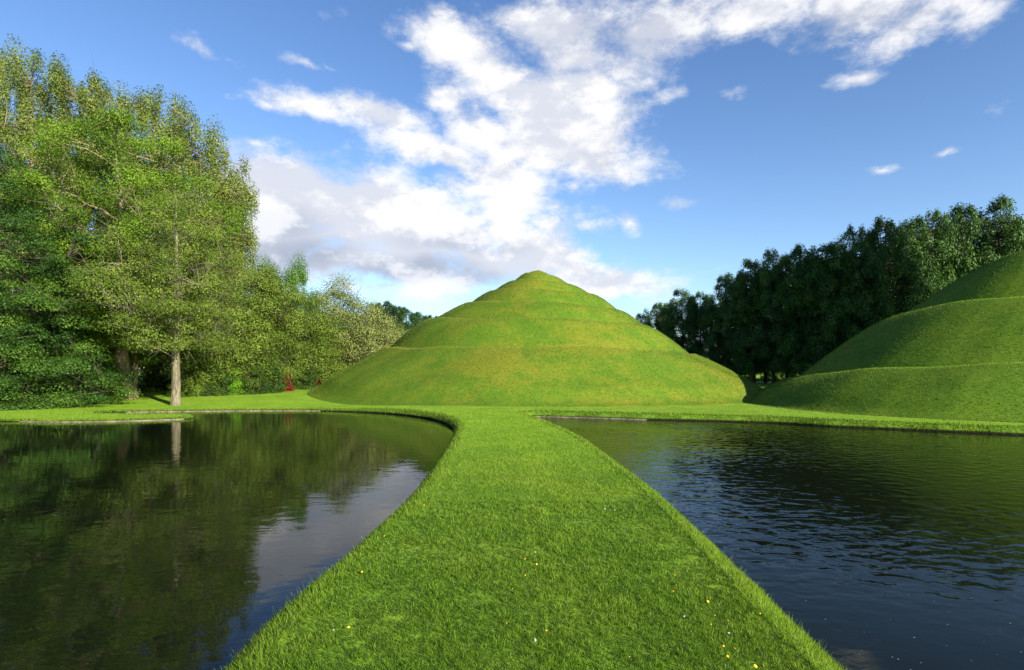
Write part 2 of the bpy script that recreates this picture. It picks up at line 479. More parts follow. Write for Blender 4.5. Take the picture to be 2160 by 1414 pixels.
# pale stone edging that shows along two far shores
m_stone, t, out = mat_new('edging_stone')
tc = t.new('ShaderNodeTexCoord'); n = t.noise(tc.outputs['Object'], 4, 5, .7)
p = t.new('ShaderNodeBsdfPrincipled'); t.l.new(t.mix(t.smooth(n, .3, .7), (.04, .038, .024), (.17, .15, .10)), p.inputs['Base Color']); p.inputs['Roughness'].default_value = .9
t.l.new(p.outputs[0], out.inputs['Surface'])
def edging(S, N, sel):
    idx = np.nonzero(sel)[0]
    if len(idx) < 3: return
    # one run of neighbouring shore points
    runs = np.split(idx, np.nonzero(np.diff(idx) > 1)[0] + 1)
    for r_ in runs:
        if len(r_) < 4: continue
        A = S[r_] - N[r_] * .01; B = S[r_] + N[r_] * .05
        z0, z1 = -.32, -.212
        rows = [np.column_stack([A, np.full(len(A), z0)]), np.column_stack([A, np.full(len(A), z1)]), np.column_stack([B, np.full(len(A), z1)])]
        V = np.concatenate(rows); n_ = len(A); i = np.arange(n_-1)
        Fc = np.concatenate([np.stack([k*n_+i, k*n_+i+1, (k+1)*n_+i+1, (k+1)*n_+i], 1) for k in range(2)])
        o = mesh_np('stone_edging', V, Fc, m_stone)
        tag(o, kind='structure')
S, N = shores[0], shores_N[0]
edging(S, N, (S[:, 1] > 24.6) & (N[:, 1] > .6) & (S[:, 0] < -9) & (S[:, 0] > -18))
edging(S, N, (S[:, 1] > 21.4) & (S[:, 1] < 23.6) & (N[:, 1] > .3) & (S[:, 0] > -19) & (S[:, 0] < -12.3))
S, N = shores[1], shores_N[1]
edging(S, N, (S[:, 1] > 22.3) & (S[:, 0] > .9) & (S[:, 0] < 5.5) & (N[:, 1] > .5))

# ------------------------------------------------------------------ the two spiral mounds
MAIN_C, MAIN_R = (2.0, 43.0), 16.5
RIGHT_C = (29.4, 29.4)
def tiers(r, ledges_r, ledges_z, p=1.31):
    """ledges from the foot inwards: each tier starts steep and rounds off towards the next ledge"""
    h = np.zeros_like(r)
    for k in range(len(ledges_r) - 1):
        ro, ri, zo, zi = ledges_r[k], ledges_r[k+1], ledges_z[k], ledges_z[k+1]
        w_ = np.maximum(ro - ri, 1e-3)
        fl = np.minimum(.38, .14 * w_) * (k > 0)
        u = np.clip((ro - fl - r) / (w_ - fl), 0, 1)
        s = 1 - (1 - u) ** (1.06 if k == 0 else p)
        m = (r <= ro) & (r > ri) if k < len(ledges_r) - 2 else (r <= ro)
        h = np.where(m, zo + (zi - zo) * s, h)
    return h

def main_ledges(th):
    f = ((th - 180) / 360) % 1.0
    S_ = [0, .5, 1, 1.5, 2, 2.5, 3, 3.5, 4, 4.25, 4.5, 5, 5.25, 5.5, 5.8, 6]
    RR = [.9, 1.3, 1.9, 2.5, 3.45, 4.1, 5.1, 6.2, 7.9, 7.9, 8.1, 10.9, 10.9, 11.0, 14.2, 15.7]
    ZZ = [8.75, 8.45, 8.05, 7.75, 7.23, 6.95, 6.38, 5.7, 5.07, 4.80, 4.55, 3.02, 3.0, 2.65, .8, 0.0]
    rs, zs = [np.full_like(th, MAIN_R)], [np.zeros_like(th)]
    for k in (5, 4, 3, 2, 1, 0):
        rs.append(np.minimum(np.interp(k + f, S_, RR) * 1.03, MAIN_R - .1)); zs.append(np.interp(k + f, S_, ZZ))
    rs.append(np.zeros_like(th)); zs.append(np.full_like(th, 9.0))
    return rs, zs

def right_base(th):
    K, B = [0, 90, 150, 175, 195, 205, 213, 223, 240, 270, 360], [15, 15.5, 16.0, 17.0, 17.9, 18.1, 17.4, 16.0, 15, 15, 15]
    return sum(np.interp((th + d_) % 360, K, B) * w_ for d_, w_ in ((-16, .1), (-8, .2), (0, .4), (8, .2), (16, .1)))
def right_ledges(th):
    f = ((th - 150) / 360) % 1.0
    S_ = [-1, -.34, 0, .1, .2, .6, 1, 1.2, 1.6, 2, 2.2, 2.6, 3, 4]
    RR = [16, 16, 13.4, 12.9, 12.2, 10, 7.9, 7.5, 5.6, 3.2, 2.9, 1.6, .8, .2]
    ZZ = [0, 0, 1.07, 1.6, 2.03, 3.6, 4.85, 5.0, 6.3, 7.7, 8.0, 8.6, 8.95, 9.1]
    B = right_base(th)
    rs, zs = [B], [np.zeros_like(th)]
    for k in (-1, 0, 1, 2):
        r = np.interp(k + f, S_, RR)
        r = r * (1 + (B / 16 - 1) * (r / 16))
        r = np.minimum(r, B - .02)
        rs.append(r); zs.append(np.interp(k + f, S_, ZZ))
    rs.append(np.zeros_like(th)); zs.append(np.full_like(th, 9.15))
    return rs, zs

def mound_h(kind, x, y):
    C = MAIN_C if kind == 'main' else RIGHT_C
    dx, dy = x - C[0], y - C[1]
    r = np.hypot(dx, dy); th = np.degrees(np.arctan2(dy, dx)) % 360
    rs, zs = (main_ledges if kind == 'main' else right_ledges)(th)
    h = tiers(r, rs, zs)
    wear_sunlit = np.zeros_like(r)
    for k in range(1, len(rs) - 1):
        wear_sunlit = np.maximum(wear_sunlit, np.exp(-((r - rs[k] + .06) / (.13 if kind == 'main' else .17)) ** 2) * (zs[k] > .3))  # mask of the ledge lips: wear and painted sunlight together
    und = .05 * np.sin(x * .9 + y * .5) + .04 * np.sin(y * 1.3 - x * .4)
    h = h + und * np.clip(h, 0, 1)
    h = h * (.45 + .55 * sstep(0, 1.6, rs[0] - r))
    return np.where(r < rs[0], h, 0), wear_sunlit, r, rs[0]

def build_mound(kind, mat):
    C = MAIN_C if kind == 'main' else RIGHT_C
    nth, nr = 540, 300
    th = np.linspace(0, 360, nth, endpoint=False)
    u = np.linspace(0, 1, nr)
    TH, U = np.meshgrid(th, u, indexing='ij')
    B = np.full_like(TH, MAIN_R) if kind == 'main' else right_base(TH)
    r = U * B
    x = C[0] + r * np.cos(np.radians(TH)); y = C[1] + r * np.sin(np.radians(TH))
    h, wear_sunlit, _, _ = mound_h(kind, x, y)
    h = smooth_grid(h, 2)
    z = ground_z(x, y) + h
    z[:, -1] -= .06
    V = np.column_stack([x.ravel(), y.ravel(), z.ravel()])
    i, j = np.meshgrid(np.arange(nth), np.arange(nr - 1), indexing='ij')
    i2 = (i + 1) % nth
    Fc = np.stack([i*nr+j, i*nr+j+1, i2*nr+j+1, i2*nr+j], -1).reshape(-1, 4)
    return mesh_np('grass_mound', V, Fc, mat, {'path': wear_sunlit.ravel()}, smooth=True)

def smooth_grid(h, k):
    for _ in range(k):
        h = (np.roll(h, 1, 0) + 2*h + np.roll(h, -1, 0)) / 4
        g = h.copy(); g[:, 1:-1] = (h[:, :-2] + 2*h[:, 1:-1] + h[:, 2:]) / 4; h = g
    return h

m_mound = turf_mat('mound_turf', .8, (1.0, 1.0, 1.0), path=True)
m_mound2 = turf_mat('coarse_mound_turf', .35, (.98, 1.0, .95), path=True, worn_sunlit=(.20, .34, .03), wk=.85)
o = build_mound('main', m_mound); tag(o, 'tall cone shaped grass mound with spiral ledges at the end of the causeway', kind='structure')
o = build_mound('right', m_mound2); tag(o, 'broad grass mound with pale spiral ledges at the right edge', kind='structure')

# ------------------------------------------------------------------ grass blades
def blades(name, P, nrm, size, width, mat, wear_sunlit=None, seed=1, lean=.45, vv=None, two=False):
    """one narrow blade per point P, as real triangles"""
    g = np.random.default_rng(seed); n = len(P)
    a = g.uniform(0, 2*np.pi, n)
    side = np.stack([np.cos(a), np.sin(a), np.zeros(n)], 1)
    L = size * g.uniform(.55, 1.25, n)
    ld = g.normal(0, lean, (n, 3)); ld[:, 2] = 0
    up = nrm * .6 + np.array([0, 0, .6]) + ld
    up /= np.linalg.norm(up, axis=1)[:, None]
    W = width * g.uniform(.7, 1.3, n)
    b0 = P - side * W[:, None] / 2; b1 = P + side * W[:, None] / 2
    v = vv if vv is not None else g.uniform(0, 1, n)
    wr = np.zeros(n) if wear_sunlit is None else wear_sunlit
    if two:
        up2 = up + ld * .8; up2[:, 2] -= .15; up2 /= np.linalg.norm(up2, axis=1)[:, None]
        mdl = P + up * (L * .55)[:, None]
        c0 = mdl - side * W[:, None] * .4; c1 = mdl + side * W[:, None] * .4
        tp = mdl + up2 * (L * .5)[:, None]
        V = np.stack([b0, b1, c1, c0, tp], 1).reshape(-1, 3)
        i = np.arange(n) * 5
        Fq = np.stack([i, i+1, i+2, i+3], 1); Ft = np.stack([i+3, i+2, i+4], 1)
        o = mesh_np(name, V, [Fq, Ft], mat, {'v': np.repeat(v, 5), 'path': np.repeat(wr, 5)})
    else:
        tp = P + up * L[:, None]
        V = np.stack([b0, b1, tp], 1).reshape(-1, 3)
        i = np.arange(n) * 3
        o = mesh_np(name, V, np.stack([i, i+1, i+2], 1), mat, {'v': np.repeat(v, 3), 'path': np.repeat(wr, 3)})
    tag(o, kind='stuff')
    return o

m_blade = blade_mat('grass_blade', .35)
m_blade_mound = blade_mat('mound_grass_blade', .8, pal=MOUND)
m_blade_right = blade_mat('right_mound_grass_blade', .35, (.98, 1.0, .95), pal=MOUND, worn_sunlit=(.20, .34, .03), wk=.85)
rims_a = rims
def land(x, y): return ~(inside(rims_a[0], x, y) | inside(rims_a[1], x, y))
def in_mound(x, y):
    r1 = np.hypot(x - MAIN_C[0], y - MAIN_C[1]) < MAIN_R - .05
    dx, dy = x - RIGHT_C[0], y - RIGHT_C[1]
    r2 = np.hypot(dx, dy) < right_base(np.degrees(np.arctan2(dy, dx)) % 360) - .05
    return r1 | r2

def scatter_lawn(x0, x1, y0, y1, dens, seed):
    g = np.random.default_rng(seed)
    n = int((x1 - x0) * (y1 - y0) * dens)
    x = g.uniform(x0, x1, n); y = g.uniform(y0, y1, n)
    k = (np.abs(x) < y * .93 + 1.2)
    x, y = x[k], y[k]
    k = land(x, y); x, y = x[k], y[k]
    k = ~in_mound(x, y); x, y = x[k], y[k]
    return x, y
UP = np.array([0, 0, 1.0])
def value_noise(x, y, cell, seed):
    g = np.random.default_rng(seed); G = g.uniform(0, 1, (256, 256))
    u, v_ = x / cell, y / cell
    i, j = np.floor(u).astype(int), np.floor(v_).astype(int)
    fu, fv = u - i, v_ - j; fu = fu*fu*(3-2*fu); fv = fv*fv*(3-2*fv)
    a = G[i % 256, j % 256]; b = G[(i+1) % 256, j % 256]; c = G[i % 256, (j+1) % 256]; d_ = G[(i+1) % 256, (j+1) % 256]
    return (a*(1-fu)+b*fu)*(1-fv) + (c*(1-fu)+d_*fu)*fv
def lawn_band(x0, x1, y0, y1, dens, size, width, seed, two=False, bright=0.):
    x, y = scatter_lawn(x0, x1, y0, y1, dens, seed)
    cl = .5 * value_noise(x, y, .035, 1) + .5 * value_noise(x, y, .12, 2) + .25 * (value_noise(x, y, .6, 3) - .5)
    g = np.random.default_rng(seed + 50)
    keep = g.uniform(0, 1, len(x)) < np.clip(.25 + 1.3 * cl, 0, 1)
    x, y, cl = x[keep], y[keep], cl[keep]
    vv = np.clip(g.uniform(-.25, .95, len(x)) * .75 + (cl - .5) * 1.1 + .22, 0, 1) * (1 - bright) + bright * .6
    size = size * (.45 + 1.15 * cl)
    P = np.column_stack([x, y, ground_z(x, y) - .004])
    blades('grass', P, np.tile(UP, (len(P), 1)), size, width, m_blade, seed=seed, two=two, vv=vv)
def path_grass(y0, y1, two, seed):
    """blades on the causeway; they thin out and widen smoothly with distance"""
    g = np.random.default_rng(seed)
    yy = np.linspace(y0, y1, 400)
    dn = np.clip(21000 * (3.5 / yy) ** 1.75, 700, 21000)
    cdf = np.cumsum(dn); n = int(dn.mean() * (y1 - y0) * 7.5)
    y = np.interp(g.uniform(0, 1, n), cdf / cdf[-1], yy); x = g.uniform(-3.3, 4.2, n)
    k = land(x, y) & ~in_mound(x, y); x, y = x[k], y[k]
    cl = .5 * value_noise(x, y, .035, 1) + .5 * value_noise(x, y, .12, 2) + .3 * (value_noise(x, y, .6, 3) - .5)
    keep = g.uniform(0, 1, len(x)) < np.clip(.25 + 1.3 * cl, 0, 1)
    x, y, cl = x[keep], y[keep], cl[keep]
    mid = np.interp(y, [3, 6, 10, 15, 20, 25], [.1, .15, .1, -.1, -.5, -.9]); hw = np.interp(y, [3, 8, 14, 20], [2.05, 2.0, 1.9, 2.0])
    u = (x - mid) / hw
    track = np.exp(-((np.abs(u + .05) - .52) / .07) ** 2)
    cl = cl - .10 * track + .06 * np.sign(np.sin(u * 5.2))
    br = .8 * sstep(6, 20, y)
    vv = np.clip(g.uniform(-.3, .95, len(x)) * .75 + (cl - .5) * 1.2 - .10 + .17 * sstep(3.5, 11, y), 0, 1) * (1 - br) + br * .6  # foreground shade painted into the blades: darker towards the camera
    size = (.036 + .0004 * y) * (.45 + 1.15 * cl)
    wd = np.clip(.0009 * y, .0032, .014)
    P = np.column_stack([x, y, ground_z(x, y) - .004])
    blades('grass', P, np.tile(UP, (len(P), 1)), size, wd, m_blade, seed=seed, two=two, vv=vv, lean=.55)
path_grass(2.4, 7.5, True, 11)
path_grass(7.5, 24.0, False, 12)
lawn_band(-26, -3.3, 17, 32, 200, .032, .022, 15, bright=.8)
lawn_band(4.2, 24, 15, 32, 200, .032, .022, 17, bright=.8)
lawn_band(-3.3, 4.2, 24, 32, 260, .032, .018, 18, bright=.8)
lawn_band(-32, 24, 32, 52, 60, .035, .034, 16, bright=.8)

# bank grass hanging over the rim
def bank_grass():
    g = np.random.default_rng(5)
    Ps, Ns, sz, wd = [], [], [], []
    for S, N in zip(shores, shores_N):
        seg = np.linalg.norm(np.roll(S, -1, 0) - S, axis=1)
        vis = (S[:, 1] > 1.5) & (np.abs(S[:, 0]) < S[:, 1] * .95 + 3)
        for i in np.nonzero(vis)[0]:
            dist = math.hypot(*S[i])
            n = int(seg[i] * min(2600, 1.6e4 / dist ** 1.15) )
            if n < 1: continue
            tt = g.uniform(0, 1, (n, 1)); base = S[i] * (1 - tt) + S[(i+1) % len(S)] * tt
            off_ = g.uniform(.06, .40, n)
            z = np.interp(off_, [.06, .085, .14, .21, .29, .38], [-.21, -.18, -.125, -.065, -.02, 0])
            p2 = base + N[i] * off_[:, None]
            dp = dip(p2[:, 0], p2[:, 1]); z = z * (1 - dp / .25) - dp
            Ps.append(np.column_stack([p2, z]))
            nn = np.tile(np.array([-N[i][0], -N[i][1], .5]), (n, 1)) * (1 - np.clip(off_ / .38, 0, 1))[:, None] * 1.5 + UP * .35
            Ns.append(nn)
            sz.append(np.where(g.uniform(0, 1, n) > .96, .09, .048) if dist < 14 else np.full(n, .07)); wd.append(np.full(n, max(.004, dist * .0010)))
    P = np.concatenate(Ps); Nn = np.concatenate(Ns); s = np.concatenate(sz); w_ = np.concatenate(wd)
    blades('bank_grass', P, Nn, s, w_, m_blade, seed=6, lean=.35)
bank_grass()

def mound_grass(kind, mat, dens, size, width, seed):
    g = np.random.default_rng(seed)
    C = MAIN_C if kind == 'main' else RIGHT_C
    n = int(dens * 40 * 40)
    x = C[0] + g.uniform(-19, 19, n); y = C[1] + g.uniform(-19, 19, n)
    h, wear_sunlit, r, B = mound_h(kind, x, y)
    k = (r < B - .05) & (np.abs(x) < y * .95)
    # leave out the far flank that faces away from the lawns
    k &= (y - C[1]) < np.where(r > 0, 6, 6)
    x, y, h, wear_sunlit = x[k], y[k], h[k], wear_sunlit[k]
    e = .08
    hx = (mound_h(kind, x + e, y)[0] - h) / e; hy = (mound_h(kind, x, y + e)[0] - h) / e
    N = np.column_stack([-hx, -hy, np.ones_like(hx)]); N /= np.linalg.norm(N, axis=1)[:, None]
    P = np.column_stack([x, y, ground_z(x, y) + h - .01])
    blades('mound_grass', P, N, size, width, mat, wear_sunlit=wear_sunlit, seed=seed, lean=.5, vv=g.uniform(.28, .92, len(P)))
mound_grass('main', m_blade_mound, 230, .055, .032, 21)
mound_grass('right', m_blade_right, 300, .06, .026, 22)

# ------------------------------------------------------------------ small flowers in the path grass
def flat_mat(name, c, rough=.6):
    m, t, out = mat_new(name)
    tc = t.new('ShaderNodeTexCoord'); n = t.noise(tc.outputs['Object'], 90, 2, .6)
    p = t.new('ShaderNodeBsdfPrincipled'); t.l.new(t.mix(t.smooth(n, .3, .7), tuple(x * .75 for x in c), c), p.inputs['Base Color'])
    p.inputs['Roughness'].default_value = rough
    t.l.new(p.outputs[0], out.inputs['Surface'])
    return m
f_yel, f_whi, f_stem = flat_mat('yellow_petal', (.80, .55, .02)), flat_mat('white_petal', (.75, .74, .66)), flat_mat('flower_stem', (.10, .20, .02))
def flower(kind, rad, hgt_, rows, mat):
    g = np.random.default_rng(77)
    root = empty(kind, (0, 0, 0))
    V, Fc = [], []
    for k, (n, rr, lift) in enumerate(rows):
        for i in range(n):
            a = 2*math.pi * (i + .5*k) / n + g.uniform(-.08, .08); w_ = math.pi / n * 1.0
            c, s_ = math.cos(a), math.sin(a); b = len(V); wd = rr * rad * math.tan(w_) * .8
            for (q1, q2, q3) in ((0, .15, 0), (.55, 1, .25), (1, .6, 0.1)):
                for sg in (-1, 1):
                    V.append((c*q1*rr*rad - s_*sg*wd*q2, s_*q1*rr*rad + c*sg*wd*q2, hgt_ + lift*rad + q3*rad*.5 - q1*q1*.1*rad))
            Fc += [(b, b+1, b+3, b+2), (b+2, b+3, b+5, b+4)]
    mesh_np('petals', np.array(V), np.array(Fc), mat, parent=root)
    a = np.linspace(0, 2*math.pi, 5, endpoint=False)
    Vs = np.array([(.0018*math.cos(q_), .0018*math.sin(q_), z) for z in (0, hgt_) for q_ in a])
    mesh_np('stem', Vs, np.array([(i, (i+1) % 5, 5 + (i+1) % 5, 5+i) for i in range(5)]), f_stem, parent=root)
    return root
def spread(kind, root, pix, label, group):
    g = random.Random(5)
    for i, (px_, py_) in enumerate(pix):
        x, y = px_ground(px_, py_, EYE - .045)
        o = root
        if i:
            o = root.copy(); col.objects.link(o)
            for ch in list(root.children):
                c = ch.copy(); col.objects.link(c); c.parent = o
        o.location = (x, y, 0); o.rotation_euler = (g.uniform(-.3, .3) + .35, g.uniform(-.3, .3), g.uniform(0, 6)); o.scale = (g.uniform(.42, .68),) * 3
        tag(o, label, 'flower', group)
spread('dandelion', flower('dandelion', .017, .05, [(14, 1.0, 0), (11, .75, .15), (8, .45, .3)], f_yel),
       [(1110, 1175), (1130, 1184), (1110, 1206), (1080, 1238), (735, 1318), (789, 1176), (766, 1201), (812, 1128), (1071, 1310), (1528, 1358), (1546, 1360), (1532, 1377), (1500, 1311), (1532, 1303), (1550, 1405),
        (1490, 1262), (1602, 1286), (1422, 1210), (880, 1060), (893, 1063), (1588, 1396), (1152, 1327), (1330, 1379), (1420, 1240), (1505, 1290)], 'small yellow dandelion flower scattered in the path grass', 'yellow dandelions in the path grass')
spread('daisy', flower('daisy', .012, .048, [(12, 1.0, 0)], f_whi),
       [(708, 1323), (1127, 1341), (1131, 1343), (1285, 1071), (1296, 1073), (1308, 1075), (1277, 1070), (1445, 1295), (1470, 1275), (1540, 1330), (1570, 1335), (1128, 1160), (1128, 1340), (1450, 1247)], 'tiny white daisy flower scattered in the path grass', 'white daisies in the path grass')

# ------------------------------------------------------------------ trees
def tubes(curves, sides=5):
    """curves: list of (pts (n,3), radii (n,)) -> verts, quads"""
    VV, FF, base = [], [], 0
    for pts, rad in curves:
        pts = np.asarray(pts, float); n = len(pts); rad = np.asarray(rad, float)
        t = np.gradient(pts, axis=0); t /= np.linalg.norm(t, axis=1)[:, None] + 1e-9
        ref = np.where(np.abs(t[:, 2:3]) > .9, np.array([[1., 0, 0]]), np.array([[0, 0, 1.]]))
        u = np.cross(t, ref); u /= np.linalg.norm(u, axis=1)[:, None] + 1e-9
        v = np.cross(t, u)
        s = sides if rad[0] > .06 else 3
        a = np.linspace(0, 2*np.pi, s, endpoint=False)
        ring = pts[:, None, :] + rad[:, None, None] * (np.cos(a)[None, :, None] * u[:, None, :] + np.sin(a)[None, :, None] * v[:, None, :])
        VV.append(ring.reshape(-1, 3))
        i, j = np.meshgrid(np.arange(n-1), np.arange(s), indexing='ij'); j2 = (j + 1) % s
        FF.append((base + np.stack([i*s+j, i*s+j2, (i+1)*s+j2, (i+1)*s+j], -1)).reshape(-1, 4))
        base += n * s
    return np.concatenate(VV), np.concatenate(FF)

def bend(p0, p1, g, k=.12, n=7, sag=0.0):
    t = np.linspace(0, 1, n)[:, None]
    L = np.linalg.norm(p1 - p0)
    mid = (p0 + p1) / 2 + g.normal(0, k * L, 3) * np.array([1, 1, .6]) + np.array([0, 0, sag * L])
    c = (1-t)**2 * p0 + 2*t*(1-t) * mid + t*t * p1
    c[1:-1] += g.normal(0, k * L * .12, (n-2, 3))
    return c

DENSER, FINER = 2.0, .72
def leaves(C, cs, n_per, size, g, flat=.7, droop=0., aspect=.6, upbias=.5, vbase=None, vspread=.24, axis=None):
    """leaf quads in ragged clumps; C centres (m,3), cs clump radius (m,) or (m,3)"""
    m = len(C); cs = np.asarray(cs, float); n_per = (np.asarray(n_per) * DENSER).astype(int); size = size * FINER
    if cs.ndim == 1: cs = np.stack([cs, cs, cs * flat], 1)
    idx = np.repeat(np.arange(m), n_per); n = len(idx)
    dirs = g.normal(0, 1, (n, 3)); dirs /= np.linalg.norm(dirs, axis=1)[:, None]
    rad = g.uniform(0, 1, n) ** .45
    P = C[idx] + dirs * rad[:, None] * cs[idx]
    P[:, 2] -= droop * (np.hypot(dirs[:, 0], dirs[:, 1]) * rad) ** 2 * cs[idx, 0]
    nrm = dirs * .9 + g.normal(0, .45, (n, 3)) + np.array([0, 0, upbias])
    nrm /= np.linalg.norm(nrm, axis=1)[:, None]
    if axis is None:
        a = np.cross(nrm, g.normal(0, 1, (n, 3)))
    else:
        a = np.array(axis) + dirs * .8 + g.normal(0, .35, (n, 3)); a -= nrm * (a * nrm).sum(1)[:, None]
    a /= np.linalg.norm(a, axis=1)[:, None] + 1e-9
    b = np.cross(nrm, a)
    s = size * g.uniform(.6, 1.35, n)
    A = a * (s * .5)[:, None]; B = b * (s * .5 * aspect)[:, None]
    V = np.stack([P - A, P + B * 1.0 - A * .1, P + A, P - B * 1.0 - A * .1], 1).reshape(-1, 3)
    i = np.arange(n) * 4
    vb = g.uniform(.15, .85, m) if vbase is None else vbase
    v = np.clip(vb[idx] + g.normal(0, vspread * .5, n), 0, 1)
    return V, np.stack([i, i+1, i+2, i+3], 1), np.repeat(v, 4)

def broadleaf(seed, H, profile, r0, n_limb=9, n_clump=150, cs=1.0, n_leaf=230, leaf=.15, z_lo=None, rise=1.0, flat=.65,
              droop=0., lean=(0, 0), twigs=3, shell=.45, vertical=False, lobes=.22, trunk_top=.8, wig=.02, aspect=.6, axis=None, zs=1.0, limb=.42):
    """profile: [(height, radius)...] of the crown outline in metres; returns trunk and crown meshes' data"""
    g = np.random.default_rng(seed)
    ph = np.array([p_[0] for p_ in profile]); pr = np.array([p_[1] for p_ in profile])
    curves = []
    nt = 14
    tz = np.linspace(0, H * trunk_top, nt)
    tx = np.cumsum(g.normal(0, wig * H / nt, nt)) + lean[0] * (tz / H) ** 1.3; ty = np.cumsum(g.normal(0, wig * H / nt, nt)) + lean[1] * (tz / H) ** 1.3
    tx -= tx[0]; ty -= ty[0]
    trunk = np.column_stack([tx, ty, tz])
    tr = r0 * (1 - tz / (H * trunk_top) * .88) ; tr[0] *= 1.45; tr[1] *= 1.08
    dense = np.concatenate([[0, .15, .4], tz[1:] / 1.0])
    T = np.column_stack([np.interp(dense, tz, tx), np.interp(dense, tz, ty), dense])
    Rr = np.interp(dense, tz, r0 * (1 - tz / (H * trunk_top) * .88)); Rr[0] *= 1.3; Rr[1] *= 1.12; Rr[2] *= 1.04
    curves.append((T, Rr))
    def centre(z): return np.stack([np.interp(z, tz, tx), np.interp(z, tz, ty)], -1)
    lob = g.uniform(0, 2*np.pi, 6)
    def rad(z, a):
        r = np.interp(z, ph, pr)
        return r * (1 + lobes * (np.sin(3*a + lob[0] + z * .5) * .5 + np.sin(5*a + lob[1] - z * .9) * .35 + np.sin(2*a + lob[2] + z * 1.4) * .35))
    # clumps
    zc = np.interp(g.uniform(0, 1, n_clump), np.cumsum(pr * np.gradient(ph)) / np.sum(pr * np.gradient(ph)), ph)
    ac = g.uniform(0, 2*np.pi, n_clump)
    rc = rad(zc, ac) * g.uniform(0, 1, n_clump) ** shell
    cc_ = centre(zc)
    C = np.column_stack([cc_[:, 0] + rc * np.cos(ac), cc_[:, 1] + rc * np.sin(ac), zc])
    # limbs
    nodes = [trunk[3:]]
    for k in range(n_limb):
        z1 = ph[0] + (ph[-1] - ph[0]) * (k + .7) / n_limb * .93
        a = k * 2.4 + g.uniform(-.5, .5)
        r1 = rad(np.array([z1]), np.array([a]))[0] * g.uniform(.6, .85)
        c1 = centre(np.array([z1]))[0]
        p1 = np.array([c1[0] + r1 * math.cos(a), c1[1] + r1 * math.sin(a), z1])
        z0 = min(max(z1 - r1 * rise, ph[0] * .55 if z_lo is None else z_lo), H * trunk_top * .93)
        c0 = centre(np.array([z0]))[0]
        p0 = np.array([c0[0], c0[1], z0])
        c = bend(p0, p1, g, .10, 9, .05)
        rr = np.interp(z0, tz, tr) * limb
        curves.append((c, np.linspace(rr, rr * .22, 9)))
        nodes.append(c[2:])
    nodes = np.concatenate(nodes)
    for i in range(n_clump):
        dd = nodes - C[i]; dist = np.sqrt((dd ** 2).sum(1)) + np.maximum(dd[:, 2], 0) * 1.5
        p0 = nodes[np.argmin(dist)]
        c = bend(p0, C[i], g, .12, 5, .02)
        L = np.linalg.norm(C[i] - p0)
        curves.append((c, np.linspace(.02 + .012 * L, .012, 5)))
        for _ in range(twigs):
            e = C[i] + g.normal(0, .75, 3) * cs
            s0 = c[g.integers(2, 5)]
            curves.append((np.array([s0, (s0 + e) / 2 + g.normal(0, .08, 3), e]), np.array([.012, .009, .005])))
    V, Fq = tubes(curves, 8)
    sc = cs * g.uniform(.6, 1.35, n_clump)
    if vertical: S3 = np.stack([sc * .62, sc * .62, sc * 1.25], 1)
    else: S3 = np.stack([sc, sc, sc * flat], 1)
    npl = np.maximum(20, (n_leaf * (sc / cs) ** 2).astype(int))
    LV, LF, v = leaves(C, S3, npl, leaf, g, droop=droop, aspect=aspect, axis=axis)
    return (V, Fq), (LV, LF, v)

def tree_object(name, data, loc, m_bark, m_leaf, label, cat='tree', group=None, rz=0., scale=1.):
    (V, Fq), (LV, LF, v) = data
    root = empty(name, loc, rz, scale)
    mesh_np('trunk', V, Fq, m_bark, smooth=True, parent=root)
    mesh_np('crown', LV, LF, m_leaf, {'v': v}, parent=root)
    tag(root, label, cat, group)
    return root

def copy_tree(root, loc, rz, scale, label=None):
    r = root.copy(); col.objects.link(r)
    r.location = loc; r.rotation_euler = (0, 0, rz); r.scale = scale if isinstance(scale, tuple) else (scale,) * 3
    if label: r['label'] = label
    for ch in list(root.children):
        c = ch.copy(); col.objects.link(c); c.parent = r
    return r

b_pale = bark_mat('pale_bark', (.05, .042, .026), (.17, .15, .10))
b_tan = bark_mat('tan_bark', (0.075, 0.056, 0.026), (0.225, 0.180, 0.098))
b_dark = bark_mat('dark_bark', (0.015, 0.012, 0.009), (0.045, 0.038, 0.026))
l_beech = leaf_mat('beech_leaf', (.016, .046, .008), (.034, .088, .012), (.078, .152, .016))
l_oak = leaf_mat('oak_leaf', (.052, .108, .008), (.092, .178, .012), (.155, .250, .022))
l_poplar = leaf_mat('poplar_leaf', (.080, .118, .022), (.130, .180, .036), (.215, .265, .065))
l_olive = leaf_mat('olive_leaf', (.058, .102, .012), (.098, .158, .017), (.160, .222, .032))
l_green = leaf_mat('upright_leaf', (0.039, 0.102, 0.007), (0.071, 0.169, 0.010), (0.116, 0.229, 0.017))
l_willow = leaf_mat('willow_leaf', (.105, .140, .035), (.165, .205, .055), (.26, .295, .10))
l_conif = leaf_mat('conifer_spray', (.014, .042, .010), (.030, .080, .014), (.068, .145, .022), trans=.15)
l_fir = leaf_mat('far_conifer_spray', (0.010, 0.034, 0.007), (0.019, 0.056, 0.010), (0.034, 0.086, 0.015), trans=.15)
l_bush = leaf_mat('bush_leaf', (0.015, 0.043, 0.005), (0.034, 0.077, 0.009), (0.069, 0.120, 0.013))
l_lime = leaf_mat('lime_leaf', (0.052, 0.129, 0.007), (0.086, 0.206, 0.010), (0.129, 0.275, 0.017))
l_red = leaf_mat('red_leaf', (0.069, 0.010, 0.005), (0.138, 0.022, 0.010), (0.206, 0.043, 0.017))

def place(px, Y): x = sil(px, Y); return (x, Y, float(ground_z(x, Y)) - .03)

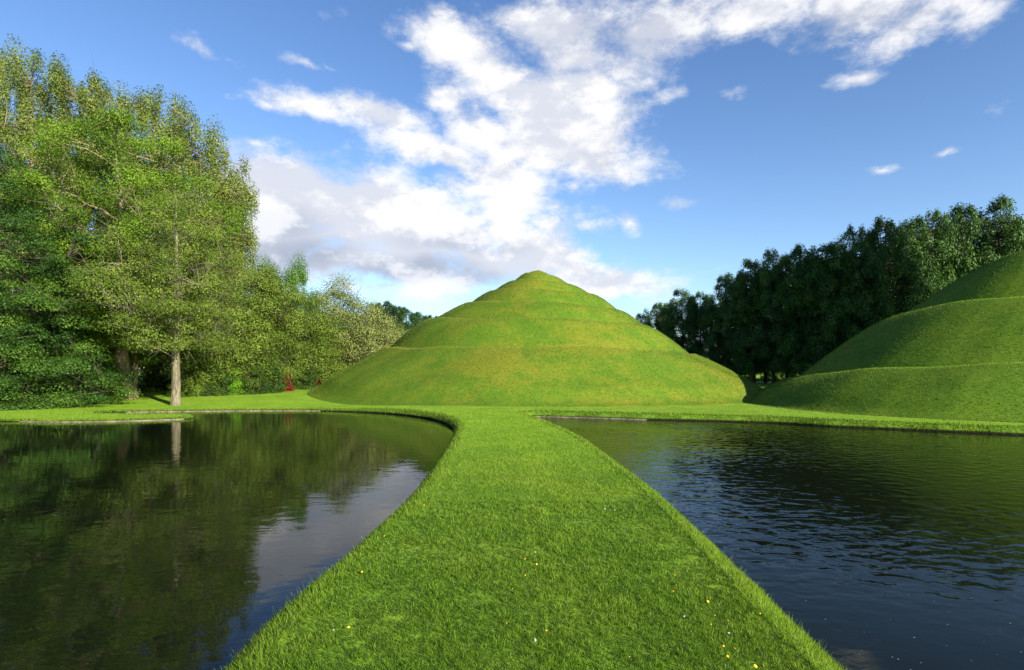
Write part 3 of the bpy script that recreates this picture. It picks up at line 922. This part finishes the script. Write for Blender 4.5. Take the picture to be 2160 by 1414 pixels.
# -- tall poplars at the back left
def poplar(seed, px, Y, ytop, half_px, label, **kw):
    H = hgt(ytop, Y) ; Rr = half_px / F * Y
    prof = [(H*.10, Rr*.5), (H*.25, Rr*.9), (H*.45, Rr*1.05), (H*.65, Rr*1.05), (H*.82, Rr*1.0), (H*.92, Rr*.85), (H*.98, Rr*.5)]
    args = dict(n_limb=14, n_clump=350, cs=1.0, n_leaf=205, leaf=.19, vertical=True, rise=1.9, shell=.55, trunk_top=.9, lobes=.2, twigs=2, limb=.3)
    args.update(kw)
    dt = broadleaf(seed, H, prof, .42, **args)
    return tree_object('poplar_tree', dt, place(px, Y), b_tan, l_poplar, label, group='poplars behind the left shore')
poplar(101, -70, 46, 100, 95, 'tall poplar cut by the left edge, highest of the row')
poplar(102, 60, 44, 125, 105, 'tall loose crowned poplar at the far left behind the dark beech')
poplar(103, 175, 45, 165, 100, 'tall poplar behind the bright green oak, its top level with the first')
poplar(104, 320, 44, 205, 95, 'tall poplar with its own pointed top right behind the oak')
poplar(105, 420, 46, 285, 90, 'poplar of middle height stepping down to the right of the pointed one', n_clump=280)
poplar(106, 487, 47, 390, 52, 'lowest slim poplar at the right end of the row against white cloud', n_clump=170)

# -- dark beech, drooping to the ground at the far left
Y = 29.5
dt = broadleaf(111, 13.5, [(.2, 5.2), (2, 5.6), (5, 5.6), (8, 4.8), (10.5, 3.3), (12.5, 1.6), (13.3, .6)], .4, n_limb=14, n_clump=560, cs=.95,
               n_leaf=300, leaf=.135, rise=.2, flat=.42, droop=.35, shell=.45, z_lo=.8, twigs=1)
tree_object('beech_tree', dt, place(0, Y), b_dark, l_beech, 'dark green beech with layered boughs drooping to the ground at the far left')
Y = 38
dt = broadleaf(112, 10.0, [(.2, 2.2), (2, 2.6), (5, 2.6), (8, 2.0), (9.8, .8)], .3, n_limb=10, n_clump=260, cs=.9,
               n_leaf=240, leaf=.15, rise=.3, flat=.5, droop=.25, shell=.4, z_lo=.8, twigs=1)
tree_object('beech_tree', dt, place(160, Y), b_dark, l_beech, 'shadowy beech between the drooping beech and the ivy covered oak trunk')

# -- oak with sinuous limbs
Y = 33.5
dt = broadleaf(121, 17.0, [(3.5, 1.6), (6, 3.2), (9, 4.8), (12, 5.2), (14.5, 4.2), (16.3, 2.0)], .40, n_limb=13, n_clump=270, cs=.95, limb=.5,
               n_leaf=270, leaf=.14, rise=.55, flat=.5, shell=.42, z_lo=3.0, lean=(-.6, 0), twigs=4, wig=.07, trunk_top=.85)
tree_object('oak_tree', dt, place(268, Y), b_tan, l_oak, 'bright green oak with bare crooked limbs and two pale lower stems')
dt = broadleaf(122, 11.0, [(2.4, .8), (3.5, 1.5), (6, 1.9), (8.5, 1.6), (10.5, .6)], .17, n_limb=6, n_clump=80, cs=.7,
               n_leaf=240, leaf=.13, rise=.8, flat=.7, shell=.45, z_lo=3.0, twigs=2, wig=.05)
tree_object('oak_tree', dt, place(285, 34.5), b_tan, l_oak, 'narrow oak on the right of the two pale stems, below the big crooked oak')

# -- the tree on the lawn with the straight visible trunk
Y = 30
dt = broadleaf(131, 11.3, [(3.3, 2.2), (4.2, 3.0), (5.5, 3.4), (7.2, 3.4), (9.4, 2.6), (10.8, 1.5), (11.4, .6)], .24, n_limb=15, n_clump=190, cs=.85, limb=.3,
               n_leaf=190, leaf=.12, rise=.35, flat=.55, droop=.15, shell=.33, z_lo=2.6, twigs=5, wig=.012, trunk_top=.97)
tree_object('lime_tree', dt, place(371, Y), b_pale, l_olive, 'young lime with a straight pale trunk standing alone on the lawn by the pond')

# -- olive rounded trees
def round_tree(seed, px, Y, ytop, half_px, mat, label, name='alder_tree', bark=b_dark, low=.4, group='trees behind the lawn on the left', **kw):
    H = hgt(ytop, Y) - float(ground_z(sil(px, Y), Y)); Rr = half_px / F * Y
    prof = [(low, Rr*.7), (H*.25, Rr*.95), (H*.5, Rr), (H*.72, Rr*.82), (H*.9, Rr*.45), (H*1.0, Rr*.12)]
    args = dict(n_limb=10, n_clump=170, cs=.95, n_leaf=230, leaf=.15, rise=.5, flat=.6, shell=.4, z_lo=.9, twigs=3)
    args.update(kw)
    dt = broadleaf(seed, H, prof, .14, **args)
    return tree_object(name, dt, place(px, Y), bark or b_tan, mat, label, group=group)
round_tree(141, 460, 38, 488, 105, l_olive, 'large olive green alder just right of the straight trunked lime', n_clump=230, low=1.1, twigs=6, n_leaf=190)
round_tree(142, 555, 40, 560, 85, l_olive, 'rounded olive alder with bare grey twigs sweeping down to the right', n_clump=200, low=1.1, twigs=7, n_leaf=190)
round_tree(143, 625, 43, 600, 70, l_olive, 'lower olive alder in front of the upright green hornbeam', n_clump=140, low=1.1, twigs=5, n_leaf=190)
def upright(seed, px, Y, ytop, half_px, label):
    return round_tree(seed, px, Y, ytop, half_px, l_green, label, name='hornbeam_tree', vertical=True, rise=2.5, n_clump=210, cs=.9, n_leaf=260, group='upright hornbeams behind the olive trees')
upright(151, 562, 50, 553, 36, 'narrow upright hornbeam showing just behind the olive alders')
upright(152, 628, 50, 556, 46, 'bright green flame shaped hornbeam standing clear above the olive trees')
round_tree(161, 715, 47, 588, 66, l_willow, 'pale yellow green willow, tallest right of the hornbeam', name='willow_tree', n_clump=190, twigs=6, n_leaf=170, group='willows beside the central mound')
round_tree(162, 775, 46, 640, 62, l_willow, 'lower pale willow sloping down beside the central mound', name='willow_tree', n_clump=170, twigs=5, n_leaf=190, group='willows beside the central mound')
round_tree(163, 690, 45, 655, 55, l_olive, 'olive willow half hidden in front of the pale one', name='willow_tree', n_clump=120, twigs=3, group='willows beside the central mound')
round_tree(164, 835, 50, 690, 40, l_willow, 'small pale willow touching the left slope of the mound', name='willow_tree', n_clump=90, twigs=3, group='willows beside the central mound')

# -- hedge bushes along the back of the lawn
def bush(seed, px, Y, ytop, half_px, mat, label, name='bush', n=46):
    H = max(.5, hgt(ytop, Y) - float(ground_z(sil(px, Y), Y))); Rr = half_px / F * Y
    prof = [(.05, Rr*.85), (H*.4, Rr), (H*.75, Rr*.8), (H, Rr*.3)]
    dt = broadleaf(seed, H, prof, .07, n_limb=6, n_clump=n, cs=.42, n_leaf=190, leaf=.12, rise=.6, flat=.8, shell=.4, z_lo=.05, twigs=2)
    return tree_object(name, dt, place(px, Y), b_tan, mat, label, cat='bush', group='bushes along the back of the left lawn')
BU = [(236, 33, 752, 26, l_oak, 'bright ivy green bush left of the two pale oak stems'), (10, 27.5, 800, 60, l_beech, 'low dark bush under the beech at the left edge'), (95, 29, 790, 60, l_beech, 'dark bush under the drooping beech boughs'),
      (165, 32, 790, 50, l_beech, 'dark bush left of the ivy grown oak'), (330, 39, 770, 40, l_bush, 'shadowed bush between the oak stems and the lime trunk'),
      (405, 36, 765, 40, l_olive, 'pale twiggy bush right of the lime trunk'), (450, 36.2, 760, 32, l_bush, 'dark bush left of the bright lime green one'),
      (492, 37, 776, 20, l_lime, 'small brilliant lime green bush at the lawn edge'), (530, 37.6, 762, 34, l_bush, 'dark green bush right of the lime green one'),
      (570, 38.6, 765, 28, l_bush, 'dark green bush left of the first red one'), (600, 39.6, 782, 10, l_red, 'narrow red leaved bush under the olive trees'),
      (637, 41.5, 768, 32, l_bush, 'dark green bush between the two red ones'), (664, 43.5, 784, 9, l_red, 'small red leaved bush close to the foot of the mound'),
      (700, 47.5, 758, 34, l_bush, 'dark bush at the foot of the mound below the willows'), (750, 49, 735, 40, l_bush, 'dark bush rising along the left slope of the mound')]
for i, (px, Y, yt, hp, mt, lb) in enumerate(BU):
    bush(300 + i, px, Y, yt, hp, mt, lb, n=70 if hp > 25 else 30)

# -- conifers
def conifer(seed, H, Rr, n_clump=190, n_leaf=150, leaf=.24, low=.12, plume=1.0, trunk=.2, cs=.8):
    g = np.random.default_rng(seed)
    curves = []
    tz = np.linspace(0, H * .97, 12)
    tx = np.cumsum(g.normal(0, .03, 12)); ty = np.cumsum(g.normal(0, .03, 12)); tx -= tx[0]; ty -= ty[0]
    curves.append((np.column_stack([tx, ty, tz]), trunk * (1 - tz / H * .9)))
    z = H * (low + (1 - low) * g.uniform(0, 1, n_clump) ** .9)
    a = g.uniform(0, 2*np.pi, n_clump)
    u = (z / H - low) / (1 - low)
    rr = Rr * np.interp(u, [0, .1, .5, .75, .9, 1], [.75, 1, 1.0, .85, .62, .2]) * (1 + .22 * np.sin(3*a + z) + g.normal(0, .1, n_clump))
    rr *= g.uniform(.35, 1, n_clump) ** .5
    C = np.column_stack([np.interp(z, tz, tx) + rr * np.cos(a), np.interp(z, tz, ty) + rr * np.sin(a), z])
    for i in range(n_clump):
        p0 = np.array([np.interp(C[i, 2] - .3, tz, tx), np.interp(C[i, 2] - .3, tz, ty), max(.1, C[i, 2] + .25)])
        p0[2] = min(p0[2], H * .95)
        curves.append((bend(p0, C[i], g, .05, 4, .08), np.linspace(.035, .012, 4)))
    V, Fq = tubes(curves, 7)
    sc = cs * g.uniform(.6, 1.3, n_clump) * np.interp(u, [0, .8, 1], [1, .85, .5])
    S3 = np.stack([sc * .8, sc * .8, sc * .9], 1)
    LV, LF, v = leaves(C, S3, np.maximum(20, (n_leaf * (sc / cs) ** 2).astype(int)), leaf, g, droop=.9, aspect=.38, upbias=.2, axis=(0, 0, -.9), vspread=.4)
    return (V, Fq), (LV, LF, v)

conf = [conifer(401, 12, 2.3), conifer(402, 12, 2.1), conifer(403, 12, 2.5)]
conf_me = []
for (V, Fq), (LV, LF, v) in conf:
    conf_me.append((mesh_np('trunk', V, Fq, b_dark, smooth=True, link=False), mesh_np('crown', LV, LF, l_conif, {'v': v}, link=False)))
def put_conifer(k, px, Y, ytop, label, group, wide=1.0, rz=0., xy=None, H=None):
    x = sil(px, Y) if xy is None else xy[0]
    Yy = Y if xy is None else xy[1]
    gz = float(ground_z(x, Yy))
    h = (hgt(ytop, Y) - gz) if H is None else H
    s = h / 12.0
    root = empty('conifer_tree', (x, Yy, gz - .03), rz, (s ** .5 * wide, s ** .5 * wide, s))
    link_me('trunk', conf_me[k][0], root); link_me('crown', conf_me[k][1], root)
    tag(root, label, 'tree', group)
    return root
HEDGE = [(1385, 72, 640), (1440, 67, 612), (1478, 65, 618), (1530, 61, 580), (1590, 57, 548), (1632, 55, 528), (1690, 53, 520), (1740, 51, 515), (1800, 50, 478), (1870, 50, 460),
         (1915, 51, 462), (1965, 52, 448), (2030, 52, 432), (2100, 52, 422), (2150, 53, 480)]
LBL = ['farthest and lowest conifer of the dark row, beside the central mound', 'second conifer from the low far end of the dark row', 'third conifer from the low far end of the dark row',
       'slim conifer above the gap between the two mounds, left of the sunlit tips', 'conifer with a pointed sunlit tip over the gap between the mounds', 'conifer with twin sunlit tips, near the middle of the dark row',
       'shaded conifer right of the one with twin tips', 'dark conifer just left of where the row reaches its full height', 'conifer at the step up where the dark part of the row ends', 'first broadly sunlit conifer above the right mound',
       'sunlit conifer right of the first one above the right mound', 'sunlit conifer halfway along the top of the right mound', 'conifer with a separate tuft at its top above the right mound', 'tallest conifer, near the right edge above the mound', 'rightmost conifer, dropping down behind the mound at the frame edge']
for i, (px, Y, yt) in enumerate(HEDGE):
    put_conifer(i % 3, px, Y, yt, LBL[i], 'conifers in a row behind the right mound', rz=i * 1.7, wide=1.0 + .12 * math.sin(i * 2.1))
# second rank closes the row
for i, (px, Y, yt) in enumerate([(1415, 73, 640), (1500, 68, 622), (1560, 63, 590), (1615, 60, 565), (1660, 58, 545), (1715, 57, 540), (1770, 55, 515), (1835, 55, 500), (1890, 56, 490), (1940, 57, 478), (2000, 57, 470), (2070, 57, 462), (2130, 58, 475)]):
    put_conifer((i + 1) % 3, px, Y, yt, 'dark conifer of the second rank, mostly hidden behind the front row', 'conifers in the second rank', rz=i * 2.3)
# unseen tall conifers added off frame to the right to shade the dark stretch
for i, (x, y, H) in enumerate([(42.5, 30, 26), (45, 28.5, 28), (43.5, 33, 27), (40.5, 33.5, 26)]):
    put_conifer(i % 3, 0, 0, 0, 'unseen tall conifer added on the right to cast shade', 'unseen shade conifers added beyond the right edge', rz=i, xy=(x, y), H=H, wide=1.1)
for i, (px, Y, yt) in enumerate([(1318, 78, 672), (1338, 76, 675), (1352, 74, 662)]):
    put_conifer(i, px, Y, yt, ['tiny dark conifer tip over the right slope of the central mound', 'second small dark tip over the slope of the central mound', 'small dark conifer where slope and row meet'][i], 'small conifers beyond the central mound', rz=i, wide=.8)
for i, (px, Y, yt, hp) in enumerate([(1535, 70, 765, 30), (1590, 72, 755, 34), (1650, 71, 762, 34), (1705, 72, 770, 30), (1490, 74, 760, 30), (1760, 70, 775, 30)]):
    o = bush(350 + i, px, Y, yt, hp, l_lime if i in (1, 2) else l_bush, ['bush seen low between the conifer trunks, left of the bright ones', 'bright green bush seen in the gap under the conifers', 'second bright green bush under the conifers, on the right', 'dark bush right of the bright ones under the conifers', 'bush hidden low behind the slope of the central mound', 'bush hidden low behind the foot of the right mound'][i], n=60)
    o['group'] = 'bushes behind the conifer trunks'
# far conifers left of the mound
fir_me = mesh_np('crown', *(lambda d_: (d_[1][0], d_[1][1]))(conf[0]), l_fir, {'v': conf[0][1][2]}, link=False)
FIR = [(790, 66, 640), (812, 66, 636), (835, 68, 645), (858, 70, 650), (880, 72, 660), (900, 74, 666), (918, 76, 668)]
for i, (px, Y, yt) in enumerate(FIR):
    gz = float(ground_z(sil(px, Y), Y)); h = hgt(yt, Y) - gz; s = h / 12
    root = empty('fir_tree', (sil(px, Y), Y, gz), i * 1.3, (s ** .6 * 1.1, s ** .6 * 1.1, s))
    link_me('trunk', conf_me[0][0], root); link_me('crown', fir_me, root)
    tag(root, ['leftmost dark fir just above the pale willow', 'highest dark fir left of the central mound', 'third dark fir from the willow', 'fourth dark fir, midway down to the mound', 'fifth dark fir going down to the mound', 'dark fir next to the last before the mound slope', 'last dark fir, touching the slope of the central mound'][i], 'tree', 'far firs left of the central mound')
print('faces', sum(len(o.data.polygons) for o in bpy.data.objects if o.type == 'MESH'))
